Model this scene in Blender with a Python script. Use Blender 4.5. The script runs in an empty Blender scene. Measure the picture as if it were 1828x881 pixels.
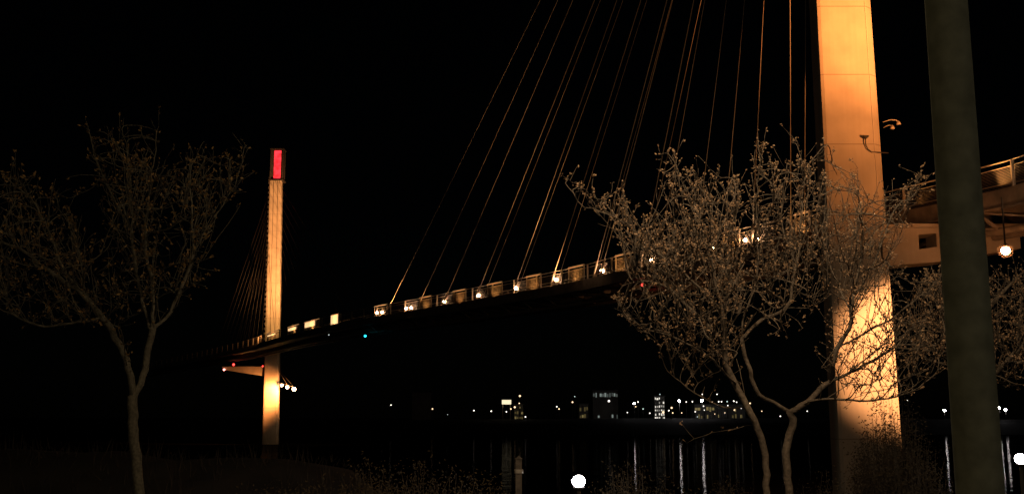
import bpy, math, random
import numpy as np
from mathutils import Vector, Matrix

random.seed(7)
SC = bpy.context.scene
COL = SC.collection
R = math.radians

# ------------------------------------------------------------------ camera geometry
F, CX, CY, CAMZ = 1900.0, 914.0, 440.5, 5.0
PITCH = R(9.33)
CP, SP = math.cos(PITCH), math.sin(PITCH)


def ray(px, py):
    dx, dy = (px - CX) / F, (CY - py) / F
    return Vector((dx, CP - dy * SP, SP + dy * CP))


def at(px, py, Y):
    d = ray(px, py)
    t = Y / d.y
    return Vector((d.x * t, Y, CAMZ + d.z * t))


def at_z(px, py, z):
    d = ray(px, py)
    t = (z - CAMZ) / d.z
    return Vector((d.x * t, d.y * t, z))


def proj(p):
    x, y, z = p[0], p[1], p[2] - CAMZ
    zc = y * CP + z * SP
    yc = -y * SP + z * CP
    return CX + F * x / zc, CY - F * yc / zc


# ------------------------------------------------------------------ materials
MATS = {}


def mat(name, col, rough=0.6, metal=0.0, var=0.25, scale=3.0, bump=0.0, spec=0.4):
    m = bpy.data.materials.new(name)
    m.use_nodes = True
    nt = m.node_tree
    b = nt.nodes['Principled BSDF']
    b.inputs['Roughness'].default_value = rough
    b.inputs['Metallic'].default_value = metal
    b.inputs['Specular IOR Level'].default_value = spec
    tc = nt.nodes.new('ShaderNodeTexCoord')
    n = nt.nodes.new('ShaderNodeTexNoise')
    n.inputs['Scale'].default_value = scale
    n.inputs['Detail'].default_value = 6
    nt.links.new(tc.outputs['Object'], n.inputs['Vector'])
    r = nt.nodes.new('ShaderNodeValToRGB')
    r.color_ramp.elements[0].position = 0.3
    r.color_ramp.elements[1].position = 0.72
    r.color_ramp.elements[0].color = [c * (1 - var) for c in col] + [1]
    r.color_ramp.elements[1].color = [min(1, c * (1 + var)) for c in col] + [1]
    nt.links.new(n.outputs['Fac'], r.inputs['Fac'])
    nt.links.new(r.outputs['Color'], b.inputs['Base Color'])
    if bump:
        bp = nt.nodes.new('ShaderNodeBump')
        bp.inputs['Strength'].default_value = bump
        bp.inputs['Distance'].default_value = 0.02
        nt.links.new(n.outputs['Fac'], bp.inputs['Height'])
        nt.links.new(bp.outputs['Normal'], b.inputs['Normal'])
    MATS[name] = m
    return m


def emit(name, col, strength, sampling='AUTO'):
    m = bpy.data.materials.new(name)
    m.use_nodes = True
    b = m.node_tree.nodes['Principled BSDF']
    b.inputs['Base Color'].default_value = [0.6 * c for c in col] + [1]
    b.inputs['Emission Color'].default_value = list(col) + [1]
    b.inputs['Emission Strength'].default_value = strength
    m.cycles.emission_sampling = sampling
    MATS[name] = m
    return m


def tower_mat():
    """pale painted concrete with rain streaks, formwork joints and faint mottling"""
    m = mat('tower_concrete', (0.5, 0.44, 0.35), 0.75, var=0.14, scale=0.6, spec=0.25)
    nt = m.node_tree
    b = nt.nodes['Principled BSDF']
    ramp = [n for n in nt.nodes if n.type == 'VALTORGB'][0]
    tc = [n for n in nt.nodes if n.type == 'TEX_COORD'][0]
    # vertical streaks
    mp = nt.nodes.new('ShaderNodeMapping')
    mp.inputs['Scale'].default_value = (6, 6, 0.12)
    nt.links.new(tc.outputs['Object'], mp.inputs['Vector'])
    n2 = nt.nodes.new('ShaderNodeTexNoise')
    n2.inputs['Scale'].default_value = 1.0
    n2.inputs['Detail'].default_value = 5
    nt.links.new(mp.outputs['Vector'], n2.inputs['Vector'])
    r2 = nt.nodes.new('ShaderNodeValToRGB')
    r2.color_ramp.elements[0].position = 0.35
    r2.color_ramp.elements[1].position = 0.7
    r2.color_ramp.elements[0].color = (0.86, 0.84, 0.8, 1)
    r2.color_ramp.elements[1].color = (1, 1, 1, 1)
    nt.links.new(n2.outputs['Fac'], r2.inputs['Fac'])
    mx = nt.nodes.new('ShaderNodeMix')
    mx.data_type = 'RGBA'
    mx.blend_type = 'MULTIPLY'
    mx.inputs['Factor'].default_value = 0.35
    nt.links.new(ramp.outputs['Color'], mx.inputs[6])
    nt.links.new(r2.outputs['Color'], mx.inputs[7])
    # joints every 4.1 m
    sep = nt.nodes.new('ShaderNodeSeparateXYZ')
    nt.links.new(tc.outputs['Object'], sep.inputs[0])
    mod = nt.nodes.new('ShaderNodeMath')
    mod.operation = 'PINGPONG'
    mod.inputs[1].default_value = 2.05
    nt.links.new(sep.outputs['Z'], mod.inputs[0])
    lt = nt.nodes.new('ShaderNodeMath')
    lt.operation = 'LESS_THAN'
    lt.inputs[1].default_value = 0.022
    nt.links.new(mod.outputs[0], lt.inputs[0])
    mx2 = nt.nodes.new('ShaderNodeMix')
    mx2.data_type = 'RGBA'
    nt.links.new(lt.outputs[0], mx2.inputs['Factor'])
    nt.links.new(mx.outputs[2], mx2.inputs[6])
    mx2.inputs[7].default_value = (0.27, 0.22, 0.16, 1)
    nt.links.new(mx2.outputs[2], b.inputs['Base Color'])
    return m


tower_mat()
mat('pale_steel', (0.5, 0.44, 0.36), 0.45, var=0.12, scale=4)
mat('dark_steel', (0.06, 0.055, 0.05), 0.5, var=0.3, scale=3)
mat('girder_steel', (0.22, 0.19, 0.16), 0.55, var=0.3, scale=1.5)
mat('deck_concrete', (0.3, 0.28, 0.25), 0.85, var=0.2, scale=1.2)
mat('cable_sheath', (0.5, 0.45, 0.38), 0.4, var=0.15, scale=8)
mat('dimmed_cable', (0.022, 0.019, 0.016), 0.6, var=0.2, scale=6)  # cable sheath darkened to keep the floodlit far stays faint
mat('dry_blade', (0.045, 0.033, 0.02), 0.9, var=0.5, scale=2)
mat('pole_paint', (0.25, 0.25, 0.165), 0.75, var=0.22, scale=9, bump=0.15, spec=.1)
mat('bark', (0.15, 0.115, 0.08), 0.9, var=0.45, scale=26, bump=0.6)
mat('bark_dim', (0.115, 0.1, 0.066), 0.9, var=0.45, scale=26, bump=0.6)
mat('bud', (0.42, 0.26, 0.14), 0.6, var=0.55, scale=14)
mat('amber_leaf', (0.2, 0.115, 0.035), 0.6, var=0.7, scale=7)
mat('brush_stem', (0.1, 0.075, 0.045), 0.9, var=0.4, scale=9)
mat('brush_leaf', (0.085, 0.06, 0.028), 0.7, var=0.6, scale=6)
mat('soil', (0.028, 0.023, 0.017), 0.95, var=0.5, scale=0.8, bump=0.5)
mat('far_soil', (0.01, 0.009, 0.007), 0.95, var=0.5, scale=0.05)
mat('wall_plaster', (0.16, 0.155, 0.14), 0.85, var=0.15, scale=0.3)
mat('roof_dark', (0.07, 0.07, 0.07), 0.8, var=0.2, scale=0.3)
mat('timber', (0.16, 0.13, 0.1), 0.85, var=0.4, scale=8, bump=0.4)
emit('deck_globe', (1.0, 0.52, 0.25), 120)
emit('flood_lens', (1.0, 0.62, 0.34), 45)
emit('white_globe', (1.0, 0.93, 0.98), 70)
emit('shore_white', (1.0, 0.9, 0.8), 2.2)
emit('shore_bright', (1.0, 0.93, 0.95), 90)
emit('shore_warm', (1.0, 0.68, 0.4), 2.0)
emit('shore_faint', (0.8, 0.95, 0.9), .8)
emit('nav_red', (1.0, 0.04, 0.03), 6)
emit('nav_pink', (1.0, 0.3, 0.22), 8)
emit('nav_green', (0.02, 0.6, 0.75), 5)
emit('panel_glow', (1.0, 0.6, 0.27), 1.2)
emit('strip_glow', (1.0, 0.5, 0.2), 0.9)
emit('lantern_red', (1.0, 0.035, 0.05), 1.2)
_m = MATS['lantern_red'].node_tree          # uneven rows of lamps behind the red lantern glass
_n = _m.nodes.new('ShaderNodeTexNoise')
_n.inputs['Scale'].default_value = .9
_tc = _m.nodes.new('ShaderNodeTexCoord')
_mr = _m.nodes.new('ShaderNodeMapRange')
_mr.inputs['From Min'].default_value, _mr.inputs['From Max'].default_value = .35, .65
_mr.inputs['To Min'].default_value, _mr.inputs['To Max'].default_value = .7, 1.9
_m.links.new(_tc.outputs['Object'], _n.inputs['Vector'])
_m.links.new(_n.outputs['Fac'], _mr.inputs['Value'])
_m.links.new(_mr.outputs['Result'], _m.nodes['Principled BSDF'].inputs['Emission Strength'])
emit('window_cool', (0.72, 0.86, 0.78), 0.22, 'NONE')
emit('window_white', (1.0, 0.93, 0.8), 0.9, 'NONE')
emit('window_yellow', (1.0, 0.78, 0.3), 0.14, 'NONE')
emit('window_cool_dim', (0.72, 0.86, 0.78), 0.07, 'NONE')
emit('window_white_dim', (1.0, 0.93, 0.8), 0.25, 'NONE')
emit('window_yellow_dim', (1.0, 0.78, 0.3), 0.05, 'NONE')
emit('canopy_glow', (1.0, 0.85, 0.55), 1.1)


def halo_shell(name, col, opac):  # thin translucent shell, imitates the halo around a lamp
    m = bpy.data.materials.new(name)
    m.use_nodes = True
    nt = m.node_tree
    nt.nodes.remove(nt.nodes['Principled BSDF'])
    out = nt.nodes['Material Output']
    tr = nt.nodes.new('ShaderNodeBsdfTransparent')
    tl = nt.nodes.new('ShaderNodeBsdfTranslucent')
    tl.inputs['Color'].default_value = list(col) + [1]
    mx = nt.nodes.new('ShaderNodeMixShader')
    mx.inputs[0].default_value = opac
    nt.links.new(tr.outputs[0], mx.inputs[1])
    nt.links.new(tl.outputs[0], mx.inputs[2])
    nt.links.new(mx.outputs[0], out.inputs['Surface'])
    MATS[name] = m


halo_shell('halo_amber', (.85, .5, .3), .012)
halo_shell('halo_white', (.8, .8, .95), .0035)


# ------------------------------------------------------------------ mesh builder
def world(o):
    if o.parent is None:
        return o.matrix_basis.copy()
    return world(o.parent) @ o.matrix_parent_inverse @ o.matrix_basis


class MB:
    def __init__(self):
        self.v, self.f, self.m, self.s = [], [], [], []

    def add(self, vs, fs, mi=0, smooth=False):
        o = len(self.v)
        self.v += [tuple(p) for p in vs]
        for f in fs:
            self.f.append([i + o for i in f])
            self.m.append(mi)
            self.s.append(smooth)

    def box(self, c, s, mi=0, rz=0.0, M=None):
        vs = []
        for dz in (-.5, .5):
            for dx, dy in ((-.5, -.5), (.5, -.5), (.5, .5), (-.5, .5)):
                p = Vector((dx * s[0], dy * s[1], dz * s[2]))
                if M is not None:
                    p = M @ p
                elif rz:
                    p = Matrix.Rotation(rz, 3, 'Z') @ p
                vs.append(p + Vector(c))
        self.add(vs, [(3, 2, 1, 0), (4, 5, 6, 7), (0, 1, 5, 4), (1, 2, 6, 5), (2, 3, 7, 6), (3, 0, 4, 7)], mi)

    def beam(self, a, b, w, h, mi=0):
        a, b = Vector(a), Vector(b)
        d = (b - a)
        L = d.length
        d.normalize()
        up = Vector((0, 0, 1)) if abs(d.z) < .95 else Vector((0, 1, 0))
        s = d.cross(up).normalized()
        u = s.cross(d).normalized()
        M = Matrix((s, d, u)).transposed()
        self.box((a + b) / 2, (w, L, h), mi, M=M)

    def tube(self, pts, rad, n=8, mi=0, cap=True):
        pts = [Vector(p) for p in pts]
        if not hasattr(rad, '__len__'):
            rad = [rad] * len(pts)
        vs, fs = [], []
        prev = None
        for i, p in enumerate(pts):
            d = (pts[min(i + 1, len(pts) - 1)] - pts[max(i - 1, 0)])
            d = d.normalized() if d.length > 1e-9 else Vector((0, 0, 1))
            if prev is None:
                a = Vector((0, 0, 1)) if abs(d.z) < .9 else Vector((1, 0, 0))
                u = d.cross(a).normalized()
            else:
                u = prev - d * prev.dot(d)
                u = u.normalized() if u.length > 1e-6 else d.orthogonal().normalized()
            prev = u
            w = d.cross(u)
            for k in range(n):
                t = 2 * math.pi * k / n
                vs.append(p + (u * math.cos(t) + w * math.sin(t)) * rad[i])
        for i in range(len(pts) - 1):
            for k in range(n):
                a, b = i * n + k, i * n + (k + 1) % n
                fs.append((a, b, b + n, a + n))
        if cap:
            fs.append(tuple(reversed(range(n))))
            fs.append(tuple(range((len(pts) - 1) * n, len(pts) * n)))
        self.add(vs, fs, mi, True)

    def lathe(self, c, prof, n=14, mi=0):
        """prof: list of (r, z) from bottom to top"""
        vs, fs = [], []
        for r, z in prof:
            for k in range(n):
                t = 2 * math.pi * k / n
                vs.append((c[0] + r * math.cos(t), c[1] + r * math.sin(t), c[2] + z))
        for i in range(len(prof) - 1):
            for k in range(n):
                a, b = i * n + k, i * n + (k + 1) % n
                fs.append((a, b, b + n, a + n))
        fs.append(tuple(reversed(range(n))))
        fs.append(tuple(range((len(prof) - 1) * n, len(prof) * n)))
        self.add(vs, fs, mi, True)

    def ball(self, c, r, mi=0, n=10, sq=1.0):
        prof = []
        for i in range(n // 2 + 1):
            t = -math.pi / 2 + math.pi * i / (n // 2)
            prof.append((max(r * math.cos(t), r * 0.02), r * sq * math.sin(t)))
        self.lathe(c, prof, n, mi)

    def build(self, name, mats, parent=None):
        me = bpy.data.meshes.new(name)
        me.from_pydata(self.v, [], self.f)
        for m in ([mats] if isinstance(mats, str) else mats):
            me.materials.append(MATS[m])
        me.polygons.foreach_set('material_index', self.m)
        me.polygons.foreach_set('use_smooth', self.s)
        me.update()
        o = bpy.data.objects.new(name, me)
        COL.objects.link(o)
        if parent is not None:
            o.parent = parent
            o.matrix_parent_inverse = world(parent).inverted()
        return o


def tag(o, label=None, cat=None, group=None, kind=None):
    if label:
        o['label'] = label
    if cat:
        o['category'] = cat
    if group:
        o['group'] = group
    if kind:
        o['kind'] = kind
    return o


def thing(name, label, cat, loc, group=None):
    o = bpy.data.objects.new(name, None)
    COL.objects.link(o)
    o.location = loc
    o.empty_display_size = 0.3
    return tag(o, label, cat, group)


def copy_mesh(src, parent, M):
    c = src.copy()
    COL.objects.link(c)
    c.parent = parent
    c.matrix_parent_inverse = Matrix()
    c.matrix_basis = M
    return c


def spot(name, pos, target, power, cone, col=(1, .42, .12), blend=1.0, size=0.25):
    l = bpy.data.lights.new(name, 'SPOT')
    l.energy, l.spot_size, l.spot_blend, l.color, l.shadow_soft_size = power, R(cone), blend, col, size
    o = bpy.data.objects.new(name, l)
    o.location = pos
    o.rotation_euler = (Vector(target) - Vector(pos)).to_track_quat('-Z', 'Y').to_euler()
    COL.objects.link(o)
    return o


def point(name, pos, power, col, size=0.15):
    l = bpy.data.lights.new(name, 'POINT')
    l.energy, l.color, l.shadow_soft_size = power, col, size
    o = bpy.data.objects.new(name, l)
    o.location = pos
    COL.objects.link(o)
    return o


# ------------------------------------------------------------------ setting
def grid_sheet(name, xs, ys, zf, m, kind='structure'):
    b = MB()
    vs = [(x, y, zf(x, y)) for y in ys for x in xs]
    n = len(xs)
    fs = [(j * n + i, j * n + i + 1, (j + 1) * n + i + 1, (j + 1) * n + i)
          for j in range(len(ys) - 1) for i in range(n - 1)]
    b.add(vs, fs, 0, True)
    o = b.build(name, m)
    tag(o, kind=kind)
    return o


rg = random.Random(3)


def bank_z(x, y):
    base = 3.3 if y < 8 else 3.3 - (y - 8) * 0.115
    rid = 0.5 - 0.5 * math.tanh((x + 2.5) / 1.6)          # brushy levee on the left
    ridge = (4.12 + .1 * math.sin(x * .35) + .1 * math.sin(x * .83 + 1)) * rid * math.exp(-((y - 29) / 7.0) ** 2)
    base = max(base, ridge)
    return max(base, -2.0) + 0.12 * math.sin(x * .9 + y * .4) + 0.08 * math.sin(x * 2.3 - y * 1.7)


grid_sheet('riverbank', [-90 + i * 1.5 for i in range(121)], [-40 + i * 1.5 for i in range(64)], bank_z, 'soil')

wm = bpy.data.materials.new('river_water')
wm.use_nodes = True
nt = wm.node_tree
wb = nt.nodes['Principled BSDF']
wb.inputs['Base Color'].default_value = (0.006, 0.008, 0.008, 1)
wb.inputs['Roughness'].default_value = 0.045
wb.inputs['IOR'].default_value = 1.33
wb.inputs['Specular IOR Level'].default_value = 0.1
tc = nt.nodes.new('ShaderNodeTexCoord')
mp = nt.nodes.new('ShaderNodeMapping')
mp.inputs['Scale'].default_value = (0.2, 0.45, 1)
nt.links.new(tc.outputs['Object'], mp.inputs['Vector'])
nz = nt.nodes.new('ShaderNodeTexNoise')
nz.inputs['Scale'].default_value = 1.0
nz.inputs['Detail'].default_value = 3
nt.links.new(mp.outputs['Vector'], nz.inputs['Vector'])
bp = nt.nodes.new('ShaderNodeBump')
bp.inputs['Strength'].default_value = 0.28
bp.inputs['Distance'].default_value = 0.2
nt.links.new(nz.outputs['Fac'], bp.inputs['Height'])
gl = nt.nodes.new('ShaderNodeBsdfGlossy')
gl.inputs['Color'].default_value = (.75, .72, .68, 1)
gl.inputs['Roughness'].default_value = 0.05
df = nt.nodes.new('ShaderNodeBsdfDiffuse')
df.inputs['Color'].default_value = (.005, .005, .004, 1)
mxs = nt.nodes.new('ShaderNodeMixShader')
mxs.inputs[0].default_value = .085          # silty, wind-ruffled river: little of it mirrors cleanly
nt.links.new(bp.outputs['Normal'], gl.inputs['Normal'])
nt.links.new(df.outputs[0], mxs.inputs[1])
nt.links.new(gl.outputs[0], mxs.inputs[2])
nt.links.new(mxs.outputs[0], nt.nodes['Material Output'].inputs['Surface'])
nt.nodes.remove(wb)
MATS['river_water'] = wm
grid_sheet('river_water', [-1500, -500, 0, 500, 1500], [26, 100, 250, 445], lambda x, y: 0.0, 'river_water')
grid_sheet('far_bank', [-1500 + i * 60 for i in range(51)], [432, 444, 456, 520, 700, 1200, 2600],
           lambda x, y: (-1.5 if y < 440 else 4.0 if y < 450 else 6.3 + 0.3 * math.sin(x * .02)) + max(0, (y - 520)) * 0.004, 'far_soil')

# ------------------------------------------------------------------ deck curve (near edge, top of handrail)
ctrl = [(1828, 278, 18.0), (1749, 300, 18.25), (1674, 320.6, 18.5), (1602, 338, 18.8), (1440, 379, 19.0), (1304, 413, 19.15),
        (1117, 453, 19.4), (1046, 472.5, 19.55), (969, 489, 19.7), (899, 503, 19.9), (833, 516, 20.1),
        (774, 527.5, 20.35), (697, 542, 20.7), (600, 561, 21.2), (500, 588, 21.75), (445, 606, 22.0)]
cp = [at_z(*c) for c in ctrl]
d0 = (cp[0] - cp[1]).normalized()
pre = [cp[0] + Vector((4.5, -22, -0.7)), cp[0] + Vector((1.2, -10, -0.35))]
e = (cp[-1] - cp[-2]).normalized()
post = [cp[-1] + Vector((e.x, e.y, 0)) * 30 + Vector((-2, 0, .3)), cp[-1] + Vector((e.x, e.y, 0)) * 65 + Vector((-6, 0, .3)),
        cp[-1] + Vector((e.x, e.y, 0)) * 105 + Vector((-14, 0, -.3))]
cp = pre + cp + post


def catmull(P, n=10):
    out = []
    for i in range(len(P) - 1):
        a = P[max(i - 1, 0)]
        b, c = P[i], P[i + 1]
        d = P[min(i + 2, len(P) - 1)]
        for k in range(n):
            t = k / n
            out.append(0.5 * ((2 * b) + (c - a) * t + (2 * a - 5 * b + 4 * c - d) * t * t + (3 * b - a - 3 * c + d) * t ** 3))
    out.append(P[-1])
    return out


def resample(P, step):
    out = [P[0].copy()]
    acc = 0.0
    for a, b in zip(P[:-1], P[1:]):
        L = (b - a).length
        pos = step - acc
        while pos <= L:
            out.append(a.lerp(b, pos / L))
            pos += step
        acc = (acc + L) % step
    return out


raw = catmull(cp)
for _ in range(14):      # even out the kinks left by reading the curve off the picture
    raw = [raw[0]] + [(raw[i - 1] + raw[i] * 2 + raw[i + 1]) / 4 for i in range(1, len(raw) - 1)] + [raw[-1]]
STEP = 0.5
RAIL = resample(raw, STEP)
NR = len(RAIL)
W, RH = 4.6, 1.5


def frame(i):
    i = max(0, min(NR - 1, i))
    a, b = RAIL[max(i - 2, 0)], RAIL[min(i + 2, NR - 1)]
    t = (b - a)
    t.z = 0
    t.normalize()
    n = Vector((t.y, -t.x, 0))      # towards the far edge (right of travel)
    return RAIL[i], t, n


def dk(i, off, dz):
    """point at arc index i, off metres across from the near edge, dz above the deck top"""
    p, t, n = frame(i)
    q = p + n * off
    q.z = p.z - RH + dz
    return q


def idx_px(px):
    best, bi = 1e9, 0
    for i in range(NR):
        if RAIL[i].y < 30:
            continue
        x, _ = proj(RAIL[i])
        if abs(x - px) < best:
            best, bi = abs(x - px), i
    return bi


def sweep(b, sec, step=4, mi=0, i0=0, i1=None):
    """sec: list of (off, dz) closed section"""
    i1 = i1 or NR - 1
    ids = list(range(i0, i1 + 1, step))
    n = len(sec)
    vs = [dk(i, o, z) for i in ids for o, z in sec]
    fs = []
    for j in range(len(ids) - 1):
        for k in range(n):
            a, c = j * n + k, j * n + (k + 1) % n
            fs.append((a, a + n, c + n, c))
    fs.append(tuple(range(n)))
    fs.append(tuple(reversed(range((len(ids) - 1) * n, len(ids) * n))))
    b.add(vs, fs, mi)


mid = dk(idx_px(900), W / 2, 0)
bridge = thing('footbridge', 'long curving footbridge deck with lit railing, passing behind the near tower',
               'footbridge', mid)
b = MB(); sweep(b, [(-0.05, 0), (W + .05, 0), (W + .05, -.26), (-0.05, -.26)]); b.build('deck_slab', 'deck_concrete', bridge)
for off in (-0.28, W + 0.06):
    b = MB(); sweep(b, [(off, 0.06), (off + .22, 0.06), (off + .22, -.85), (off, -.85)])
    sweep(b, [(off - .1, -.853), (off + .32, -.853), (off + .32, -.9), (off - .1, -.9)])
    b.build('edge_girder', 'girder_steel', bridge)
b = MB()
for off in (1.5, 3.1):
    b.tube([dk(i, off, -1.75) for i in range(0, NR, 4)], 0.2, 8)
b.build('chord_pipe', 'girder_steel', bridge)
fb = 0
for i in range(4, idx_px(640), 10):           # floor beams with V struts, one every 5 m
    b = MB()
    b.beam(dk(i, 0.0, -.5), dk(i, W, -.5), .16, .4)
    b.beam(dk(i, 0.05, -.8), dk(i, 1.5, -1.7), .14, .14)
    b.beam(dk(i, W - .05, -.8), dk(i, 3.1, -1.7), .14, .14)
    b.beam(dk(i, 1.5, -1.75), dk(i, 3.1, -1.75), .12, .12)
    b.beam(dk(i, 1.5, -1.7), dk(min(i + 10, NR - 1), 0.05, -.8), .1, .1)
    b.beam(dk(i, 3.1, -1.7), dk(min(i + 10, NR - 1), W - .05, -.8), .1, .1)
    b.build('floor_beam', 'girder_steel', bridge)
    fb += 1
for off in (0.0, W):
    b = MB()
    b.tube([dk(i, off, RH) for i in range(0, NR, 4)], 0.045, 6)
    b.tube([dk(i, off, RH - .3) for i in range(0, NR, 4)], 0.03, 5)
    b.build('handrail', 'pale_steel', bridge)
    b = MB()
    for k in range(14):
        b.tube([dk(i, off, 0.08 + k * .078) for i in range(0, NR, 6)], 0.012, 3)
    b.build('rail_wires', 'girder_steel', bridge)

# railing posts: one mesh, copied
pb = MB()
pb.box((0, 0, RH / 2 - .02), (.1, .16, RH - .06))
pb.box((0, 0, .02), (.2, .24, .05))
pb.box((0, -.02, RH - .03), (.13, .18, .03))
i_post0 = idx_px(1810) % 10
src = None
for i in range(i_post0, NR - 4, 10):
    if RAIL[i].y < 40:
        continue
    p, t, n = frame(i)
    ang = math.atan2(t.y, t.x)
    for off in ((0.0, W) if RAIL[i].y < 125 else (0.0,)):
        q = dk(i, off, .005) - mid
        M = Matrix.Translation(q) @ Matrix.Rotation(ang, 4, 'Z')
        if src is None:
            src = pb.build('railing_post', 'pale_steel')
            src.parent = bridge
            src.matrix_basis = M
        else:
            copy_mesh(src, bridge, M)

# lit screen bays between the lamps
LATER = []
for x0, x1 in ((1100, 1118), (1015, 1045), (940, 968), (873, 897), (810, 833), (750, 772), (670, 693),
               (1302, 1318), (1425, 1445), (593, 606), (545, 572), (515, 536), (478, 500)):
    i0, i1 = idx_px(x1), idx_px(x0)
    if i1 - i0 < 3:
        i1 = i0 + 3
    b = MB()
    o = -.1
    w = .11 if x0 > 640 else .13
    for i in (i0, i1):
        b.beam(dk(i, o, -.02), dk(i, o, RH + .06), w, w)
    b.beam(dk(i0, o, RH + .06), dk(i1, o, RH + .06), w + .04, w)
    b.beam(dk(i0, o, .06), dk(i1, o, .06), w - .02, w - .03)
    for k in range(9):
        z = .2 + k * .13
        b.beam(dk(i0, o, z), dk(i1, o, z), .02, .035)
    bay = b.build('screen_bay', 'pale_steel', bridge)
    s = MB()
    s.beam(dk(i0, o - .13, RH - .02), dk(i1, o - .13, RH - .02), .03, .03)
    s.build('glow_strip', 'strip_glow', bay)  # added glowing strip, brightens the top of the bay
    im = (i0 + i1) // 2
    lp = dk(im, o - .95, .25)
    h = MB()
    h.beam(dk(im, o - .05, .02), dk(im, o - .9, .1), .05, .05)
    h.box(lp - Vector((0, 0, .08)), (.16, .16, .1))
    h.build('bay_fill_light', 'dark_steel', bay)  # added fixture carrying the fill light of the bay
    LATER.append((lp, dk(im, o, .95), 95 if x0 > 640 else 300))
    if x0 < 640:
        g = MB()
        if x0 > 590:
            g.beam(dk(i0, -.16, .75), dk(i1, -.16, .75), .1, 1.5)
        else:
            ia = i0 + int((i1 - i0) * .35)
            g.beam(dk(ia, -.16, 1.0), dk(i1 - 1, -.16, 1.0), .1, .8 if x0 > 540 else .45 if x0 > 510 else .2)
        g.build('glow_panel', 'panel_glow', bay)  # added glowing panel, stands in for a brightly lit railing bay

# ------------------------------------------------------------------ towers
def lin(a, b, z):
    t = (z - a.z) / (b.z - a.z)
    return a.lerp(b, t)


def tower_shaft(LB, LT, RB, RT, z0, z1, depth, z_cuts):
    """section: rounded left corner, broad front face, narrow right facet, tapered back"""
    sec = []
    for k in range(6):
        t = math.pi / 2 * k / 5
        sec.append((0.085 * (1 - math.sin(t)), 0.085 * 3.4 * (1 - math.cos(t)) ** 1.0))
    sec = list(reversed(sec))                     # from front edge round to the left side
    sec = [(p[0], p[1]) for p in reversed(sec)]
    pts = [(0.085, 0.0), (0.86, 0.0), (0.885, .03), (1.0, .34), (0.93, depth), (0.22, depth), (0.02, depth * .6), (0.0, .42), (0.012, .2), (.035, .07)]
    b = MB()
    zs = [z0] + z_cuts + [z1]
    n = len(pts)
    vs, fs = [], []
    for z in zs:
        l, r = lin(LB, LT, z), lin(RB, RT, z)
        for u, v in pts:
            p = l.lerp(r, u)
            vs.append((p.x, LB.y + v, z))
    for j in range(len(zs) - 1):
        for k in range(n):
            a, c = j * n + k, j * n + (k + 1) % n
            fs.append((a, c, c + n, a + n))
    fs.append(tuple(reversed(range(n))))
    fs.append(tuple(range((len(zs) - 1) * n, len(zs) * n)))
    b.add(vs, fs)
    return b


YT = 58.5
nLB, nLT, nRB, nRT = at(1490, 700, YT), at(1455, 0, YT), at(1607, 700, YT), at(1557, 0, YT)
nTOP = 66.0


def near_axis(z, u=.5):
    p = lin(nLB, nLT, z).lerp(lin(nRB, nRT, z), u)
    return Vector((p.x, YT + 1.2, z))


tn = thing('bridge_tower', 'huge floodlit orange tower at right, rising out of the picture behind the trees', 'bridge tower',
           near_axis(0))
tower_shaft(nLB, nLT, nRB, nRT, -2.0, nTOP, 2.4, [10, 20, 30, 45]).build('shaft', 'tower_concrete', tn)
# cross arm to the right carrying the deck
aL = at(1596, 398, YT + .9)
aR = Vector((28.6, YT + 1.5, aL.z))
b = MB()
zt, zbL, zbR = at(1600, 408, YT + .9).z, at(1600, 474, YT + .9).z, at(1690, 460, YT + .9).z
xs = [aL.x - .6, aL.x + 1.3, aL.x + 1.32, aL.x + 2.25, aL.x + 2.27, aR.x]
y0, y1 = YT + .55, YT + 2.1


def prism_xz(b, poly, ya, yb):
    n = len(poly)
    vs = [(x, ya, z) for x, z in poly] + [(x, yb, z) for x, z in poly]
    fs = [tuple(range(n)), tuple(range(2 * n - 1, n - 1, -1))]
    for k in range(n):
        fs.append((k, k + n, (k + 1) % n + n, (k + 1) % n))
    b.add(vs, fs)


xA, xB = aL.x - .7, aR.x
hx0, hx1 = at(1640, 430, y0).x, at(1672, 430, y0).x
ht, hb = at(1650, 416, y0).z, at(1650, 440, y0).z


def zbot(x):
    return zbL + (x - aL.x) / (hx1 - aL.x) * (at(1672, 467, y0).z - zbL)


prism_xz(b, [(xA, zbot(xA)), (hx0, zbot(hx0)), (hx0, zt), (xA, zt)], y0, y1)
prism_xz(b, [(hx1, zbot(hx1)), (xB, zbot(xB) + .4), (xB, zt), (hx1, zt)], y0, y1)
prism_xz(b, [(hx0, zbot(hx0)), (hx1, zbot(hx1)), (hx1, hb), (hx0, hb - .15)], y0 + .003, y1 - .003)
prism_xz(b, [(hx0, ht - .1), (hx1, ht), (hx1, zt), (hx0, zt)], y0 + .003, y1 - .003)
prism_xz(b, [(xA, zt + .003), (xB, zt + .003), (xB, zt + .2), (xA, zt + .2)], y0 - .15, y1 + .15)
b.build('cross_arm', 'tower_concrete', tn)
b = MB()
for x in (hx1 + .55, hx1 + 3.2):
    b.box((x, YT + 1.3, zt + .6), (.45, .7, .82))
b.build('bearing_block', 'girder_steel', tn)
# gooseneck fittings on the tower
def goose(b, base, out, up, down):
    base = Vector(base)
    b.tube([base, base + out * .5 + up * .25, base + out * .9 + up * .2, base + out * 1.05 - up * .05], .03, 6)
    h = base + out * 1.05 - up * .12
    b.lathe(h - Vector((0, 0, down)), [(.13, 0), (.12, .1), (.05, .2), (.03, .24)], 10)


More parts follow.
